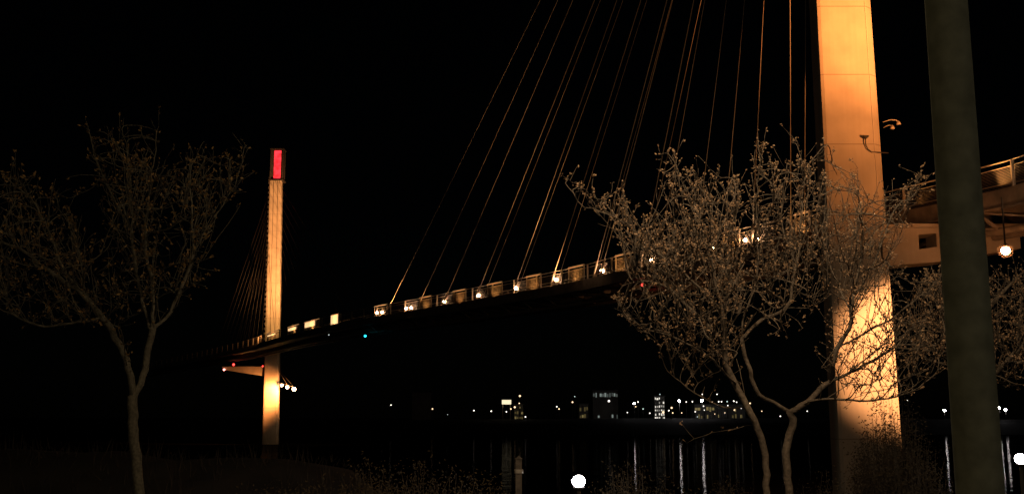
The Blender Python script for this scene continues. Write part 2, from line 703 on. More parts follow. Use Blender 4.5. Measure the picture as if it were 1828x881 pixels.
b = MB(); goose(b, at(1576, 218, YT + .3), Vector((.75, -.25, -.05)), Vector((0, 0, .5)), .12)
b.build('gooseneck_fitting', 'pale_steel', tn)
b = MB(); goose(b, at(1577, 228, YT + .3), Vector((.38, -.3, -.02)), Vector((0, 0, .4)), .1)
b.build('gooseneck_fitting', 'pale_steel', tn)
b = MB()
q = [at(1586, 273, YT - .06), at(1556, 271, YT - .1), at(1549, 266, YT - .12), at(1545, 256, YT - .14), at(1545, 247, YT - .16)]
b.tube(q, .032, 6)
b.lathe(q[-1], [(.04, -.02), (.08, .0), (.2, .1), (.21, .13), (.03, .14)], 10)
b.tube([at(1545, 247, YT - .16), at(1545, 247, YT + .02)], .03, 6)
b.build('conduit_fitting', 'dark_steel', tn)
b = MB()
b.tube([lin(nRB, nRT, 10).lerp(lin(nLB, nLT, 10), .14) + Vector((0, -.02, 0)), lin(nRB, nRT, 62).lerp(lin(nLB, nLT, 62), .14) + Vector((0, -.02, 0))], .012, 5)
b.build('corner_seam', 'pale_steel', tn)

# stay cables of the near tower
CABLES = [(945, 0, 710, 515), (980, 0, 780, 470), (1020, 0, 826, 460), (1060, 0, 880, 460), (1100, 0, 938, 460),
          (1143, 0, 1010, 425), (1190, 0, 1110, 310), (1200, 0, 1135, 250), (1238, 0, 1178, 300), (1257, 0, 1215, 250), (1296, 0, 1265, 260),
          (1326, 0, 1307, 280), (1360, 0, 1352, 210), (1408, 0, 1410, 250), (1438, 0, 1441, 270)]
for k, (xa, ya, xb, yb) in enumerate(CABLES):
    best, bi = 1e9, 0
    for i in range(NR):
        if RAIL[i].y < 40:
            continue
        x, y = proj(dk(i, 0, .2))
        lx = xa + (y - ya) / (yb - ya) * (xb - xa)
        if abs(lx - x) < best:
            best, bi = abs(lx - x), i
    pbm = dk(bi, -.16, .1)
    best, bz = 1e9, 50
    for z in np.arange(40, 64.5, .25):
        ptop = near_axis(z, .1)
        pts = [pbm.lerp(ptop, t) for t in np.linspace(.1, .95, 120)]
        pr = [proj(p) for p in pts]
        j = min(range(len(pr)), key=lambda j: abs(pr[j][1] - ya))
        if abs(pr[j][0] - xa) < best:
            best, bz = abs(pr[j][0] - xa), z
    if k == 0:
        CF = (dk(bi, -.5, .3), pbm.lerp(near_axis(bz, .1), .16))
    print('CABLE', k, bi, round(RAIL[bi].y, 1), 'top', bz, 'err', round(best, 1))
    for off, nm in ((-.16, 0), (W + .16, 1)):
        if nm and k not in (2, 3, 4, 5, 6):
            continue
        b = MB()
        p0 = dk(bi, off, .1)
        p1 = near_axis(bz, .1 if nm == 0 else .35)
        sag = [p0.lerp(p1, t) - Vector((0, 0, (p1 - p0).length * .006 * 4 * t * (1 - t) * .5)) for t in np.linspace(0, 1, 9)]
        b.tube(sag, .042 * (.75 if k >= 9 else 1.0) if nm == 0 else .024, 6)
        b.tube([p0, p0.lerp(p1, .03)], .1, 8)
        b.build('stay_cable', 'cable_sheath', tn)

# far tower
YF = 246.0
fLB, fLT, fRB, fRT = at(467, 790, YF), at(481, 322, YF), at(496, 790, YF), at(502.5, 322, YF)
fTOP = at(490, 322, YF).z


def far_axis(z, u=.5):
    p = lin(fLB, fLT, z).lerp(lin(fRB, fRT, z), u)
    return Vector((p.x, YF + 1.2, z))


tf = thing('bridge_tower', 'slender distant floodlit tower topped with a glowing red lantern', 'bridge tower', far_axis(0))
tower_shaft(fLB, fLT, fRB, fRT, -2.0, fTOP, 2.4, [15, 30, 45]).build('shaft', 'tower_concrete', tf)
for k in range(34):     # row of cable anchor sockets up the left corner
    z = 24 + k * 1.15
    l = lin(fLB, fLT, z)
    b = MB()
    b.box((l.x - .12, YF + .45, z), (.3, .5, .55))
    b.build('cable_socket', 'dark_steel', tf)
b = MB()
for u in (.35, .7):
    b.tube([lin(fLB, fLT, 21).lerp(lin(fRB, fRT, 21), u) + Vector((0, -.01, 0)), lin(fLB, fLT, fTOP - .1).lerp(lin(fRB, fRT, fTOP - .1), u) + Vector((0, -.01, 0))], .06, 5)
b.build('seam', 'girder_steel', tf)
cz0, cz1 = fTOP, at(493, 265, YF).z
cxl, cxr = at(482, 300, YF).x, at(505, 300, YF).x
b = MB()
b.box(((cxl + cxr) / 2, YF + 1.3, cz0 + .12), (cxr - cxl + .5, 2.9, .3))
b.box(((cxl + cxr) / 2, YF + 1.3, cz1 - .1), (cxr - cxl + .3, 2.7, .25))
b.box(((cxl + cxr) / 2, YF + 1.6, (cz0 + cz1) / 2), (cxr - cxl - .1, 2.0, cz1 - cz0 - .5))
for x in (cxl + .1, cxr - .1):
    for y in (YF + .1, YF + 2.5):
        b.box((x, y, (cz0 + cz1) / 2), (.2, .2, cz1 - cz0 - .3))
lan = b.build('lantern_housing', 'dark_steel', tf)
b = MB()
px0, px1 = at(488, 300, YF).x, at(500.5, 300, YF).x
nz_ = 9
hh = (cz1 - cz0 - 1.0) / nz_
for j in range(nz_):
    for k in range(2):
        w2 = (px1 - px0) / 2
        b.box((px0 + w2 * (k + .5), YF + .45, cz0 + .6 + hh * (j + .5)), (w2 * .95, .12, hh * .93))
b.build('red_light_panel', 'lantern_red', lan)
b = MB()
b.box((cxl - .02, YF + 1.4, (cz0 + cz1) / 2), (.06, 1.6, cz1 - cz0 - 1.2))
b.build('side_light_panel', 'lantern_red', lan)
az = at(440, 655, YF).z
b = MB()
ax0, ax1 = at(398, 658, YF).x, at(471, 660, YF).x
prism_xz(b, [(ax0, az - .5), (ax1, az - 2.0), (ax1, az), (ax0, az)], YF + .5, YF + 1.9)
prism_xz(b, [(ax0 - .4, az + .003), (ax1, az + .003), (ax1, az + .2), (ax0 - .4, az + .2)], YF + .3, YF + 2.1)
b.build('cross_arm', 'tower_concrete', tf)
# bracket with three floodlights on the right of the far tower
b = MB()
fl = [at(503, 686, YF - 1.5), at(513, 689.5, YF - 3), at(525, 693, YF - 4.5)]
b.tube([at(492, 682, YF + 1)] + [p + Vector((0, 0, .35)) for p in fl], .09, 6)
b.tube([at(494, 655, YF + 1), fl[1] + Vector((0, 0, .35))], .06, 6)
b.tube([at(494, 655, YF + 1), fl[2] + Vector((0, 0, .35))], .05, 6)
b.build('floodlight_bracket', 'girder_steel', tf)
for p, r in zip(fl, (.5, .55, .68)):
    b = MB(); b.lathe(p + Vector((0, 0, .1)), [(.3, 0), (.28, .2), (.12, .34)], 10)
    o = b.build('floodlight', 'dark_steel', tf)
    b = MB(); b.ball(p - Vector((0, .05, .1)), r * .62, n=12); b.build('lens', 'flood_lens', o)
# far cables: back stays to the left, main span stays to the right
for side in (0, 1):
    for k in range(9):
        z = fTOP - 1.5 - k * 2.1
        i = idx_px(452 - 4 * k) if side == 0 else idx_px(512 + 17 * (8 - k))
        if side == 0:
            i = min(NR - 2, idx_px(455) + int((8 - k) * 9 + 4))
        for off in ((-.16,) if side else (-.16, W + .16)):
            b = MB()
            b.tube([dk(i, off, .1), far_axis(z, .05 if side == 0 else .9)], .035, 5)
            b.build('stay_cable', 'dimmed_cable', tf)

# ------------------------------------------------------------------ lamps on the bridge
lamp_src = {}


def deck_lamp(p, label, r=.23):
    t = thing('deck_lamp', label, 'lamp', p, 'round lamps along the bridge deck')
    if 'a' not in lamp_src:
        b = MB()
        b.tube([(0, .26, -.2), (0, .12, -.26), (0, 0, -.24), (0, 0, -.16)], .03, 6)
        b.lathe((0, 0, -.2), [(.09, 0), (.1, .05), (.07, .09)], 10)
        br = b.build('bracket', 'dark_steel')
        br.parent = t
        b = MB(); b.ball((0, 0, 0), .15, n=12, sq=.95)
        bl = b.build('bulb', 'deck_globe')
        bl.parent = t
        b = MB(); b.ball((0, 0, 0), .27, n=14, sq=.95)
        gl = b.build('globe', 'halo_amber')  # outer shell added for the lamp's halo
        gl.parent = t
        lamp_src['a'] = (br, bl, gl)
        for o in (br, bl, gl):
            o.matrix_basis = Matrix.Scale(r / .2, 4)
    else:
        for o in lamp_src['a']:
            copy_mesh(o, t, Matrix.Scale(r / .2, 4))
    return t


LAMPS = [(673, 558, 'amber globe of the leftmost pair on the deck edge, its left one', .2),
         (682, 557, 'amber globe of the leftmost pair on the deck edge, its right one', .2),
         (725, 550, 'left globe of the second close pair of lamps from midspan on the deck', .19),
         (734, 549, 'right globe of the second close pair of lamps from midspan on the deck', .19),
         (793, 538, 'first single globe lamp right of the two pairs on the deck edge', .23),
         (854, 527, 'second single globe lamp right of the two pairs on the deck edge', .23),
         (921, 514, 'third single globe lamp right of the pairs, at the middle of the lit deck', .22),
         (993, 499, 'fourth single globe lamp right of the pairs, below the fifth cable', .22),
         (1075, 483, 'last deck globe lamp clear of twigs, just left of the bare tree', .24),
         (1163, 464, 'deck globe lamp glowing behind the left edge of the tree crown', .19),
         (1272, 442, 'dim deck lamp half hidden behind the middle of the tree crown', .12),
         (1330, 428, 'left one of two close deck lamps behind the tree, beside the tower', .17),
         (1352, 426, 'right one of two close deck lamps behind the tree, beside the tower', .19)]
for px, py, lab, r in LAMPS:
    i = idx_px(px)
    q = dk(i, -.5, .4)
    q = at(px, py, q.y)
    deck_lamp(q, lab, r)
# deck lamps further right, above the frame's right edge, and the big one under the deck
deck_lamp(dk(idx_px(1828) - 5, -.45, .5), 'deck lamp on the approach span at the right picture edge', .2)

under = at(1795, 447, 50.0)
t = thing('under_deck_lamp', 'large bright amber lamp hanging under the deck, right of the dark pole', 'lamp', under)
b = MB()
b.tube([under + Vector((0, 0, 2.6)), under + Vector((0, 0, .25))], .04, 6)
b.lathe(under + Vector((0, 0, .16)), [(.2, 0), (.16, .12), (.05, .18)], 12)
b.build('hanger', 'dark_steel', t)
b = MB(); b.ball(under, .2, n=14); b.build('bulb', 'deck_globe', t)
b = MB(); b.ball(under, .36, n=18); b.build('globe', 'halo_amber', t)  # outer shell added to give this lamp a halo

# navigation lights
NAV = [(417, 650, YF, .28, 'nav_red', 'red navigation light above the end of the far tower cross arm', 'down'),
       (400, 659, YF, .26, 'nav_pink', 'pinkish white light at the tip of the far tower cross arm', 'down'),
       (469, 653, YF, .18, 'nav_red', 'small red light where the cross arm meets the far tower', 'down'),
       (652, 599, None, .17, 'nav_green', 'blue green navigation light hanging below the dark middle of the deck', 'up'),
       (587, 597, None, .1, 'shore_faint', 'faint grey navigation light below the deck, left of the green one', 'up'),
       (1147, 508, None, .13, 'nav_red', 'red navigation light below the deck, seen through the tree', 'up')]
for px, py, Y, r, m, lab, way in NAV:
    if Y is None:
        i = idx_px(px)
        q = at(px, py, dk(i, .6, 0).y)
        top = Vector((q.x, q.y, RAIL[i].z - RH - .25))
    else:
        q = at(px, py, YF + .4)
    t = thing('navigation_light', lab, 'navigation light', q, 'navigation lights on the bridge')
    b = MB()
    if way == 'up':
        b.tube([q + Vector((0, 0, r * .8)), top], .03, 6)
    else:
        b.tube([q - Vector((0, 0, r * .8)), (q.x, q.y, az + .2 if q.z > az + .3 else q.z - r - .2)], .04, 6)
    b.lathe(q + Vector((0, 0, r * .75)), [(r * .7, 0), (r * .6, .05), (r * .2, .1)], 8)
    b.build('bracket', 'dark_steel', t)
    b = MB(); b.ball(q, r, n=10); b.build('lens', m, t)

# ------------------------------------------------------------------ floodlights, with added fill for railing and bays
WARM = (1, .32, .08)
spot('flood_upper_near', (25.2, 46.5, 18.6), (20.4, 58.5, 38), 52000, 86, WARM, 1.0, .4)
spot('flood_upper_near_fill', (23.0, 50.5, 18.2), (19.8, 58.5, 24), 2500, 125, WARM, 1.0, .4)
spot('flood_lower_near', (24.3, 49.0, 11.4), (22.0, 58.5, 9.0), 25000, 49, (1, .42, .16), .6, .25)
spot('flood_arm', under + Vector((0, .3, -.4)), (25.2, 59, 14.6), 600, 80, WARM, 1, .3)
fm = far_axis(45)
spot('flood_upper_far', (-34, 207, 24), (fm.x, YF, 46), 270000, 46, (1, .4, .13), .8, .6)
spot('flood_low_far', (-49, 232, 21.5), (fm.x, YF, 31), 16000, 66, (1, .47, .14), 1, .6)
for p in fl:
    spot('flood_lens_far', p + Vector((0, -.9, 0)), (far_axis(12).x, YF, 11.5), 12000, 85, WARM, 1, .3)
spot('flood_mid_near', (24.6, 47.5, 18.5), (19.9, 58.5, 29), 9000, 80, WARM, 1.0, .4)
spot('cable_flood', (15, 66, 19), (-6, 104, 40), 1100, 100, (1, .46, .16), 1, .4)
spot('cable_flood', dk(idx_px(1000), -1.2, .4), near_axis(52) + Vector((-26, 45, 0)), 2500, 110, (1, .46, .16), 1, .4)
spot('cable_flood_far', dk(idx_px(470), -1, .6), far_axis(40, 0) + Vector((-6, 10, 0)), 5000, 60, (1, .4, .12), 1, .4)

spot('cable_foot_flood', CF[0], CF[1], 2500, 24, (1, .42, .12), 1, .06)
spot('rail_fill', dk(idx_px(1790), -.6, .15), dk(idx_px(1800), .1, 1.6), 330, 110, (1, .42, .12), .8, .1)  # added fill that brightens the right-hand railing, no fixture modelled
spot('rail_fill', dk(idx_px(1640), -.6, .15), dk(idx_px(1650), .1, 1.6), 30, 110, (1, .4, .1), .8, .1)
for p, q, pw in LATER:
    spot('bay_fill', p, q, pw, 120, (1, .42, .12), .6, .06)  # added fill light aimed at each screen bay

# ------------------------------------------------------------------ near lamps on the bank
def bank_lamp(px, py, Y, r, label):
    p = at(px, py, Y)
    t = thing('path_lamp', label, 'path lamp', (p.x, p.y, bank_z(p.x, p.y)), 'white lamps on the river path')
    b = MB()
    z0 = bank_z(p.x, p.y) - .1
    b.lathe((p.x, p.y, z0), [(.09, 0), (.09, .25), (.05, .3), (.045, p.z - r * .9 - z0)], 10)
    b.lathe((p.x, p.y, p.z - r * .95), [(.06, -.05), (.12, -.02), (.13, .02)], 12)
    b.build('post', 'dark_steel', t)
    b = MB(); b.ball(p, r * .95, n=16, sq=.9); b.build('bulb', 'white_globe', t)
    b = MB(); b.ball(p, r * 1.12, n=20, sq=.95); b.build('globe', 'halo_white', t)  # shell added around the bulb as a halo
    return p


lp1 = bank_lamp(1033, 858, 24, .15, 'white globe lamp at the bottom centre, left of the tree trunks')
lp2 = bank_lamp(1822, 818, 26, .14, 'white globe lamp at the right picture edge, beyond the dark pole')

# timber post by the path
p = at(926, 818, 21)
t = thing('timber_post', 'short weathered timber post lit on its right side, left of the white lamp', 'post', (p.x, p.y, bank_z(p.x, p.y)))
b = MB()
z0 = bank_z(p.x, p.y) - .2
b.box((p.x, p.y, (z0 + p.z) / 2), (.12, .12, p.z - z0))
b.add([(p.x - .075, p.y - .075, p.z), (p.x + .075, p.y - .075, p.z), (p.x + .075, p.y + .075, p.z), (p.x - .075, p.y + .075, p.z), (p.x, p.y, p.z + .06)],
      [(3, 2, 1, 0), (0, 1, 4), (1, 2, 4), (2, 3, 4), (3, 0, 4)])
b.build('post', 'timber', t)
b = MB()
b.lathe((p.x, p.y, p.z - .28), [(.088, 0), (.09, .02), (.09, .06), (.088, .08)], 8)
b.build('metal_band', 'pale_steel', t)

# ------------------------------------------------------------------ lamp posts beside the camera
def lamp_post(x, y, label, top, r0, r1):
    t = thing('lamp_post', label, 'lamp post', (x, y, bank_z(x, y)))
    z0 = bank_z(x, y) - .05
    b = MB()
    n = 24
    b.lathe((x, y, z0), [(.26, 0), (.26, .08), (.17, .12), (r0, .16), (r0, .9)] + [(r0 + (r1 - r0) * k / 8, .9 + (top - .9) * k / 8) for k in range(1, 9)], n)
    b.build('pole', 'pole_paint', t)
    b = MB()
    b.tube([(x, y, z0 + top - .3), (x, y + .5, z0 + top + .3), (x, y + 1.6, z0 + top + .5), (x, y + 2.2, z0 + top + .48)], .045, 8)
    b.build('arm', 'pole_paint', t)
    b = MB()
    b.box((x, y + 2.5, z0 + top + .46), (.32, .75, .14))
    h = b.build('lamp_head', 'dark_steel', t)
    b = MB()
    b.box((x, y + 2.5, z0 + top + .38), (.22, .5, .018))
    b.build('lens', 'shore_white', h)
    return z0 + top


YP = 6.0
pm = at(1742, 840, YP)
lamp_post(pm.x + .015, YP, 'thick dark olive pole standing close by at right, in front of the bridge', 9.0, .128, .108)

# street lighting of the path behind the viewpoint, which the trees and pole pick up
spot('lamp_post_flood', (pm.x, YP + 2.5, bank_z(pm.x, YP) + 9.2), (2.6, 14.5, 8.6), 1300, 100, (1, .72, .46), 1, .2)
point('lamp_post_light', (pm.x, YP + 2.5, bank_z(pm.x, YP) + 9.2), 620, (1, .74, .46), .2)
point('path_light_behind_right', (9.5, -3.5, 8.5), 250, (1, .84, .66), .2)
point('path_light_behind_left', (-14, -5.0, 8.5), 620, (1, .78, .5), .2)


# ------------------------------------------------------------------ trees by space colonisation
def inpoly(x, y, poly):
    c = False
    j = len(poly) - 1
    for i in range(len(poly)):
        xi, yi = poly[i]
        xj, yj = poly[j]
        if (yi > y) != (yj > y) and x < (xj - xi) * (y - yi) / (yj - yi) + xi:
            c = not c
        j = i
    return c


def grow_tree(name, label, limbs, polys, Y0, natt, seed, barkm, leafm, trunk_r, leafsize, leafn, dep=0.9, twig=.0045, base=None, shoots=150):
    """limbs: list of (parent limb index or None, [(px, py, dY), ...]); crown attractors fill the crown outline in depth"""
    rn = random.Random(seed)
    nodes, par = [], []
    limb_nodes = []
    step = .11
    for parent, pts in limbs:
        P = [at(px, py, Y0 + dy) for px, py, dy in pts]
        if parent is None:
            first = P[0]
            gz = bank_z(first.x, first.y) - .15
            P = [Vector((first.x + .04, first.y, gz))] + P
            prev = -1
        else:
            prev = min(limb_nodes[parent], key=lambda i: (nodes[i] - P[0]).length)
            P = [nodes[prev].copy()] + P
        P = catmull(P, 8)
        P = resample(P, step)
        ids = []
        for p in (P[1:] if parent is not None else P):
            p = p + Vector((rn.gauss(0, .008), rn.gauss(0, .012), rn.gauss(0, .006)))
            nodes.append(p)
            par.append(prev)
            prev = len(nodes) - 1
            ids.append(prev)
        limb_nodes.append(ids)
    att = []
    tot = sum(w for _, w in polys)
    for poly, w in polys:
        x0, x1 = min(p[0] for p in poly), max(p[0] for p in poly)
        y0_, y1_ = min(p[1] for p in poly), max(p[1] for p in poly)
        k = 0
        while k < natt * w / tot:
            x, y = rn.uniform(x0, x1), rn.uniform(y0_, y1_)
            if inpoly(x, y, poly):
                att.append(at(x, y, Y0 + max(-2 * dep, min(2 * dep, rn.gauss(0, dep)))))
                k += 1
    A = np.array([tuple(a) for a in att])
    N = [np.array(tuple(p)) for p in nodes]
    alive = np.ones(len(A), bool)
    near_d = np.full(len(A), 1e9)
    near_i = np.zeros(len(A), int)

    def upd(k0):
        for i in range(k0, len(N)):
            d = np.linalg.norm(A - N[i], axis=1)
            m = d < near_d
            near_d[m] = d[m]
            near_i[m] = i
    upd(0)
    kids = {}
    for it in range(110):
        act = alive & (near_d < 1.6)
        if not act.any():
            break
        dirs = {}
        for a in np.nonzero(act)[0]:
            v = A[a] - N[near_i[a]]
            dirs.setdefault(near_i[a], []).append(v / (np.linalg.norm(v) + 1e-9))
        k0 = len(N)
        for i, vs in dirs.items():
            if kids.get(i, 0) > 3:
                continue
            d = np.sum(vs, axis=0)
            if par[i] >= 0:
                q = N[i] - N[par[i]]
                d = d + .9 * len(vs) * q / (np.linalg.norm(q) + 1e-9)
            d = d + np.array([rn.gauss(0, .12), rn.gauss(0, .12), rn.gauss(.18, .12)]) * len(vs) ** .5
            L = np.linalg.norm(d)
            if L < 1e-6:
                continue
            N.append(N[i] + d / L * .07)
            par.append(int(i))
            kids[i] = kids.get(i, 0) + 1
        if len(N) == k0:
            break
        upd(k0)
        alive &= near_d > .15
    # straight vigorous shoots, upswept and fanning away from the trunk
    polyl = [p for p, _ in polys]
    base0 = N[limb_nodes[0][min(len(limb_nodes[0]) - 1, int(len(limb_nodes[0]) * .45))]]
    cand = [i for ids in limb_nodes for i in ids[len(ids) // 4:]] + list(range(sum(len(i) for i in limb_nodes), len(N), 3))
    made = 0
    for _ in range(shoots * 6):
        if made >= shoots:
            break
        i = rn.choice(cand)
        if par[i] < 0:
            continue
        q = Vector(N[i])
        if q.z < base0[2] - .1:
            continue
        out = q - Vector(base0)
        out = out.normalized() if out.length > .1 else Vector((0, 0, 1))
        along = Vector(N[i] - N[par[i]]).normalized()
        d = (out * .75 + Vector((0, 0, .6)) + along * .45 + Vector((rn.gauss(0, .33), rn.gauss(0, .33), rn.gauss(0, .3)))).normalized()
        L = rn.uniform(.3, .95)
        tx, ty = proj(q + d * L * (.8 if rn.random() < .3 else 1.0))
        if not any(inpoly(tx, ty, p) for p in polyl):
            continue
        k = max(3, int(L / .085))
        last = i
        dd = d.copy()
        for j in range(k):
            dd = (dd + Vector((rn.gauss(0, .05), rn.gauss(0, .05), rn.gauss(.02, .05)))).normalized()
            N.append(N[last] + np.array(tuple(dd)) * (L / k))
            par.append(last)
            last = len(N) - 1
        made += 1
    n = len(N)
    ch = [[] for _ in range(n)]
    for i, p in enumerate(par):
        if p >= 0:
            ch[p].append(i)
    # pipe model radii
    a2 = np.zeros(n)
    EXP = 1.6
    for i in range(n - 1, -1, -1):
        if not ch[i]:
            a2[i] = twig ** EXP
        else:
            a2[i] = sum(a2[c] for c in ch[i]) + (twig * .12) ** EXP
    rad = a2 ** (1 / EXP)
    sc = trunk_r / rad[0]
    rad = np.where(rad > twig * 1.5, twig * 1.5 + (rad - twig * 1.5) * (trunk_r - twig * 1.5) / (rad[0] - twig * 1.5), rad)
    # chains
    bt, bc = MB(), MB()
    stack = [(0, -1)]
    ends = []
    while stack:
        s, p = stack.pop()
        chain = ([p] if p >= 0 else []) + [s]
        cur = s
        while ch[cur]:
            c = max(ch[cur], key=lambda j: a2[j])
            for o in ch[cur]:
                if o != c:
                    stack.append((o, cur))
            chain.append(c)
            cur = c
        rr = [float(rad[i]) for i in chain]
        if p >= 0:
            rr[0] = rr[1]
        pts = [Vector(N[i]) for i in chain]
        rr[-1] *= .5
        k = 0
        big = rr[min(1, len(rr) - 1)]
        if big > .018:
            cut = next((j for j, r in enumerate(rr) if r < .011), len(rr))
            bt.tube(pts[:max(cut + 1, 2)], rr[:max(cut + 1, 2)], 9 if big > .04 else 6)
            if cut + 1 < len(rr):
                bc.tube(pts[cut:], rr[cut:], 4)
        elif len(pts) > 1:
            bc.tube(pts, rr, 4)
        ends.append(chain)
    # short spurs with clusters of buds or clinging leaves
    thin = [i for i in range(n) if rad[i] < twig * 3.2 and par[i] >= 0]
    nb = 0

    def leaf(c, s, ax):
        w = ax.orthogonal().normalized()
        w = (Matrix.Rotation(rn.uniform(0, 6.28), 3, ax) @ w)
        v = ax.cross(w)
        if leafm == 'bud':
            bc.add([c + ax * s, c + w * s * .48, c + v * s * .48, c - w * s * .48, c - v * s * .48, c - ax * s * .8],
                   [(0, 1, 2), (0, 2, 3), (0, 3, 4), (0, 4, 1), (5, 2, 1), (5, 3, 2), (5, 4, 3), (5, 1, 4)], 1)
        else:
            bc.add([c + ax * s, c + w * s * .5 + v * s * .15, c - ax * s, c - w * s * .5 + v * s * .15], [(0, 1, 2), (0, 2, 3)], 1)

    def rvec():
        return Vector((rn.gauss(0, 1), rn.gauss(0, 1), rn.gauss(0, 1))).normalized()
    ph = [rn.uniform(0, 6.28) for _ in range(3)]
    for i in thin:
        q = N[i]
        clump = .5 + .5 * math.sin(q[0] * 4.1 + ph[0]) * math.sin(q[1] * 4.4 + ph[1]) + .35 * math.sin(q[2] * 5.3 + ph[2])
        if rn.random() > .35 + .8 * clump:
            continue
        if rn.random() > leafn * (1.8 if not ch[i] else 1.0):
            continue
        p0 = Vector(N[i])
        ax = (p0 - Vector(N[par[i]])).normalized()
        d = (ax * .55 + rvec() * .8 + Vector((0, 0, .45))).normalized()
        L = rn.uniform(.04, .2) if rn.random() < .85 else rn.uniform(.2, .42)
        tip = p0 + d * L + Vector((0, 0, L * .12))
        mid_ = p0.lerp(tip, .5) + rvec() * L * .07
        bc.tube([p0, mid_, tip], [twig * .9, twig * .75, twig * .5], 3)
        for _ in range(rn.randint(1, 4)):
            t_ = 1.0 if rn.random() < .6 else rn.random()
            c = (p0.lerp(mid_, t_ * 2) if t_ < .5 else mid_.lerp(tip, t_ * 2 - 1)) + rvec() * leafsize * 1.1
            leaf(c, leafsize * rn.uniform(.55, 1.3), (d + rvec() * .8).normalized())
            nb += 1
    t = thing(name, label, 'tree', Vector(N[0]))
    bt.build('trunk', barkm, t)
    bc.build('crown', [barkm, leafm], t)
    print('TREE', label[:30], 'nodes', n, 'leaves', nb, 'faces', len(bc.f))
    return t


# tree in the middle: slender leaning stem, crown spreading to the left
grow_tree('bare_tree', 'bare budding tree with slender stem leaning left, its crown in front of the lit deck',
          [(None, [(1390, 1000, 0), (1378, 930, 0), (1369, 877, 0), (1365, 811, 0), (1350, 757, 0), (1334, 726, 0), (1311, 683, .05), (1296, 645, .1), (1294, 610, .1), (1288, 552, 0), (1275, 500, -.1), (1260, 430, -.2), (1238, 367, -.2), (1219, 324, -.2), (1196, 274, -.2)]),
           (0, [(1288, 555, 0), (1240, 505, -.2), (1200, 470, -.3), (1161, 444, -.4), (1123, 405, -.4), (1072, 376, -.5), (1038, 367, -.5), (1022, 343, -.5), (1005, 322, -.5)]),
           (0, [(1294, 612, .1), (1258, 575, .3), (1227, 545, .5), (1196, 515, .6), (1150, 500, .7), (1110, 510, .8)]),
           (0, [(1311, 683, 0), (1270, 640, -.4), (1214, 606, -.6), (1150, 585, -.8), (1105, 560, -.9)]),
           (0, [(1334, 726, 0), (1290, 725, .3), (1240, 700, .5), (1190, 660, .6)]),
           (0, [(1265, 450, -.2), (1290, 400, 0), (1310, 350, .1), (1312, 320, .1)]),
           (0, [(1350, 757, 0), (1310, 765, .2), (1260, 775, .3), (1215, 795, .4)])],
          [([(1005, 320), (1080, 358), (1110, 322), (1128, 400), (1175, 390), (1178, 315), (1205, 268), (1225, 320), (1250, 285), (1290, 330), (1330, 330),
             (1340, 460), (1345, 560), (1330, 640), (1290, 690), (1210, 640), (1125, 600), (1088, 545), (1120, 500), (1130, 460), (1062, 385)], 1.0),
           ([(1140, 410), (1200, 380), (1290, 350), (1335, 420), (1335, 560), (1260, 560), (1180, 480)], .55)],
          13.2, 800, 11, 'bark', 'bud', .042, .022, .62, dep=.85, twig=.0044, shoots=170)

# second stem: low limb to the right, crown in front of the tower
grow_tree('bare_tree', 'bare tree with a low limb reaching right across the floodlit tower',
          [(None, [(1412, 1000, 0), (1412, 930, 0), (1408, 873, 0), (1404, 811, 0), (1414, 765, 0), (1412, 737, 0), (1381, 718, 0), (1352, 704, 0), (1345, 682, 0), (1334, 641, .1), (1325, 610, .1), (1327, 571, .1), (1342, 530, .1), (1352, 480, 0), (1352, 430, 0), (1350, 394, 0), (1354, 309, 0), (1366, 256, 0)]),
           (0, [(1412, 737, 0), (1440, 718, -.1), (1470, 713, -.2), (1500, 714, -.3), (1536, 714, -.3), (1575, 712, -.4), (1610, 704, -.4), (1650, 690, -.4)]),
           (1, [(1436, 720, 0), (1458, 700, .1), (1476, 684, .2), (1494, 675, .3), (1536, 656, .3), (1575, 633, .4), (1610, 614, .4), (1664, 618, .5), (1690, 588, .5)]),
           (2, [(1484, 680, .2), (1488, 650, 0), (1497, 617, -.1), (1517, 579, -.2), (1520, 540, -.2), (1535, 470, -.2), (1540, 400, -.3), (1530, 325, -.3)]),
           (3, [(1497, 617, -.1), (1548, 592, -.2), (1602, 562, -.3), (1650, 520, -.3)]),
           (0, [(1325, 605, .1), (1360, 570, .2), (1404, 548, .3), (1420, 486, .4), (1428, 424, .4), (1433, 350, .4), (1436, 301, .4), (1420, 253, .4)]),
           (5, [(1436, 303, .4), (1455, 280, .4), (1472, 258, .4)]),
           (5, [(1404, 548, .3), (1389, 529, .2), (1350, 502, -.2), (1323, 482, -.3), (1306, 512, -.4), (1280, 522, -.4)]),
           (3, [(1518, 540, -.2), (1560, 470, 0), (1594, 378, .2), (1623, 349, .3), (1646, 308, .3)]),
           (3, [(1519, 560, -.2), (1485, 483, .1), (1462, 420, .2), (1455, 370, .2)]),
           (5, [(1420, 470, .4), (1395, 400, .5), (1390, 345, .5), (1350, 303, .5)])],
          [([(1335, 330), (1352, 236), (1372, 258), (1385, 310), (1412, 270), (1422, 250), (1440, 300), (1474, 258), (1478, 320), (1480, 480), (1460, 560), (1420, 600), (1350, 600), (1330, 470)], 1.0),
           ([(1478, 330), (1530, 308), (1560, 360), (1596, 370), (1648, 308), (1640, 380), (1606, 450), (1590, 520), (1500, 560), (1470, 480)], .85),
           ([(1478, 520), (1590, 500), (1690, 480), (1695, 600), (1665, 700), (1610, 722), (1540, 690), (1480, 660)], 1.1),
           ([(1440, 650), (1500, 640), (1600, 660), (1600, 730), (1500, 735)], .2)],
          13.8, 950, 23, 'bark', 'bud', .05, .021, .55, dep=.85, twig=.0044, shoots=200)

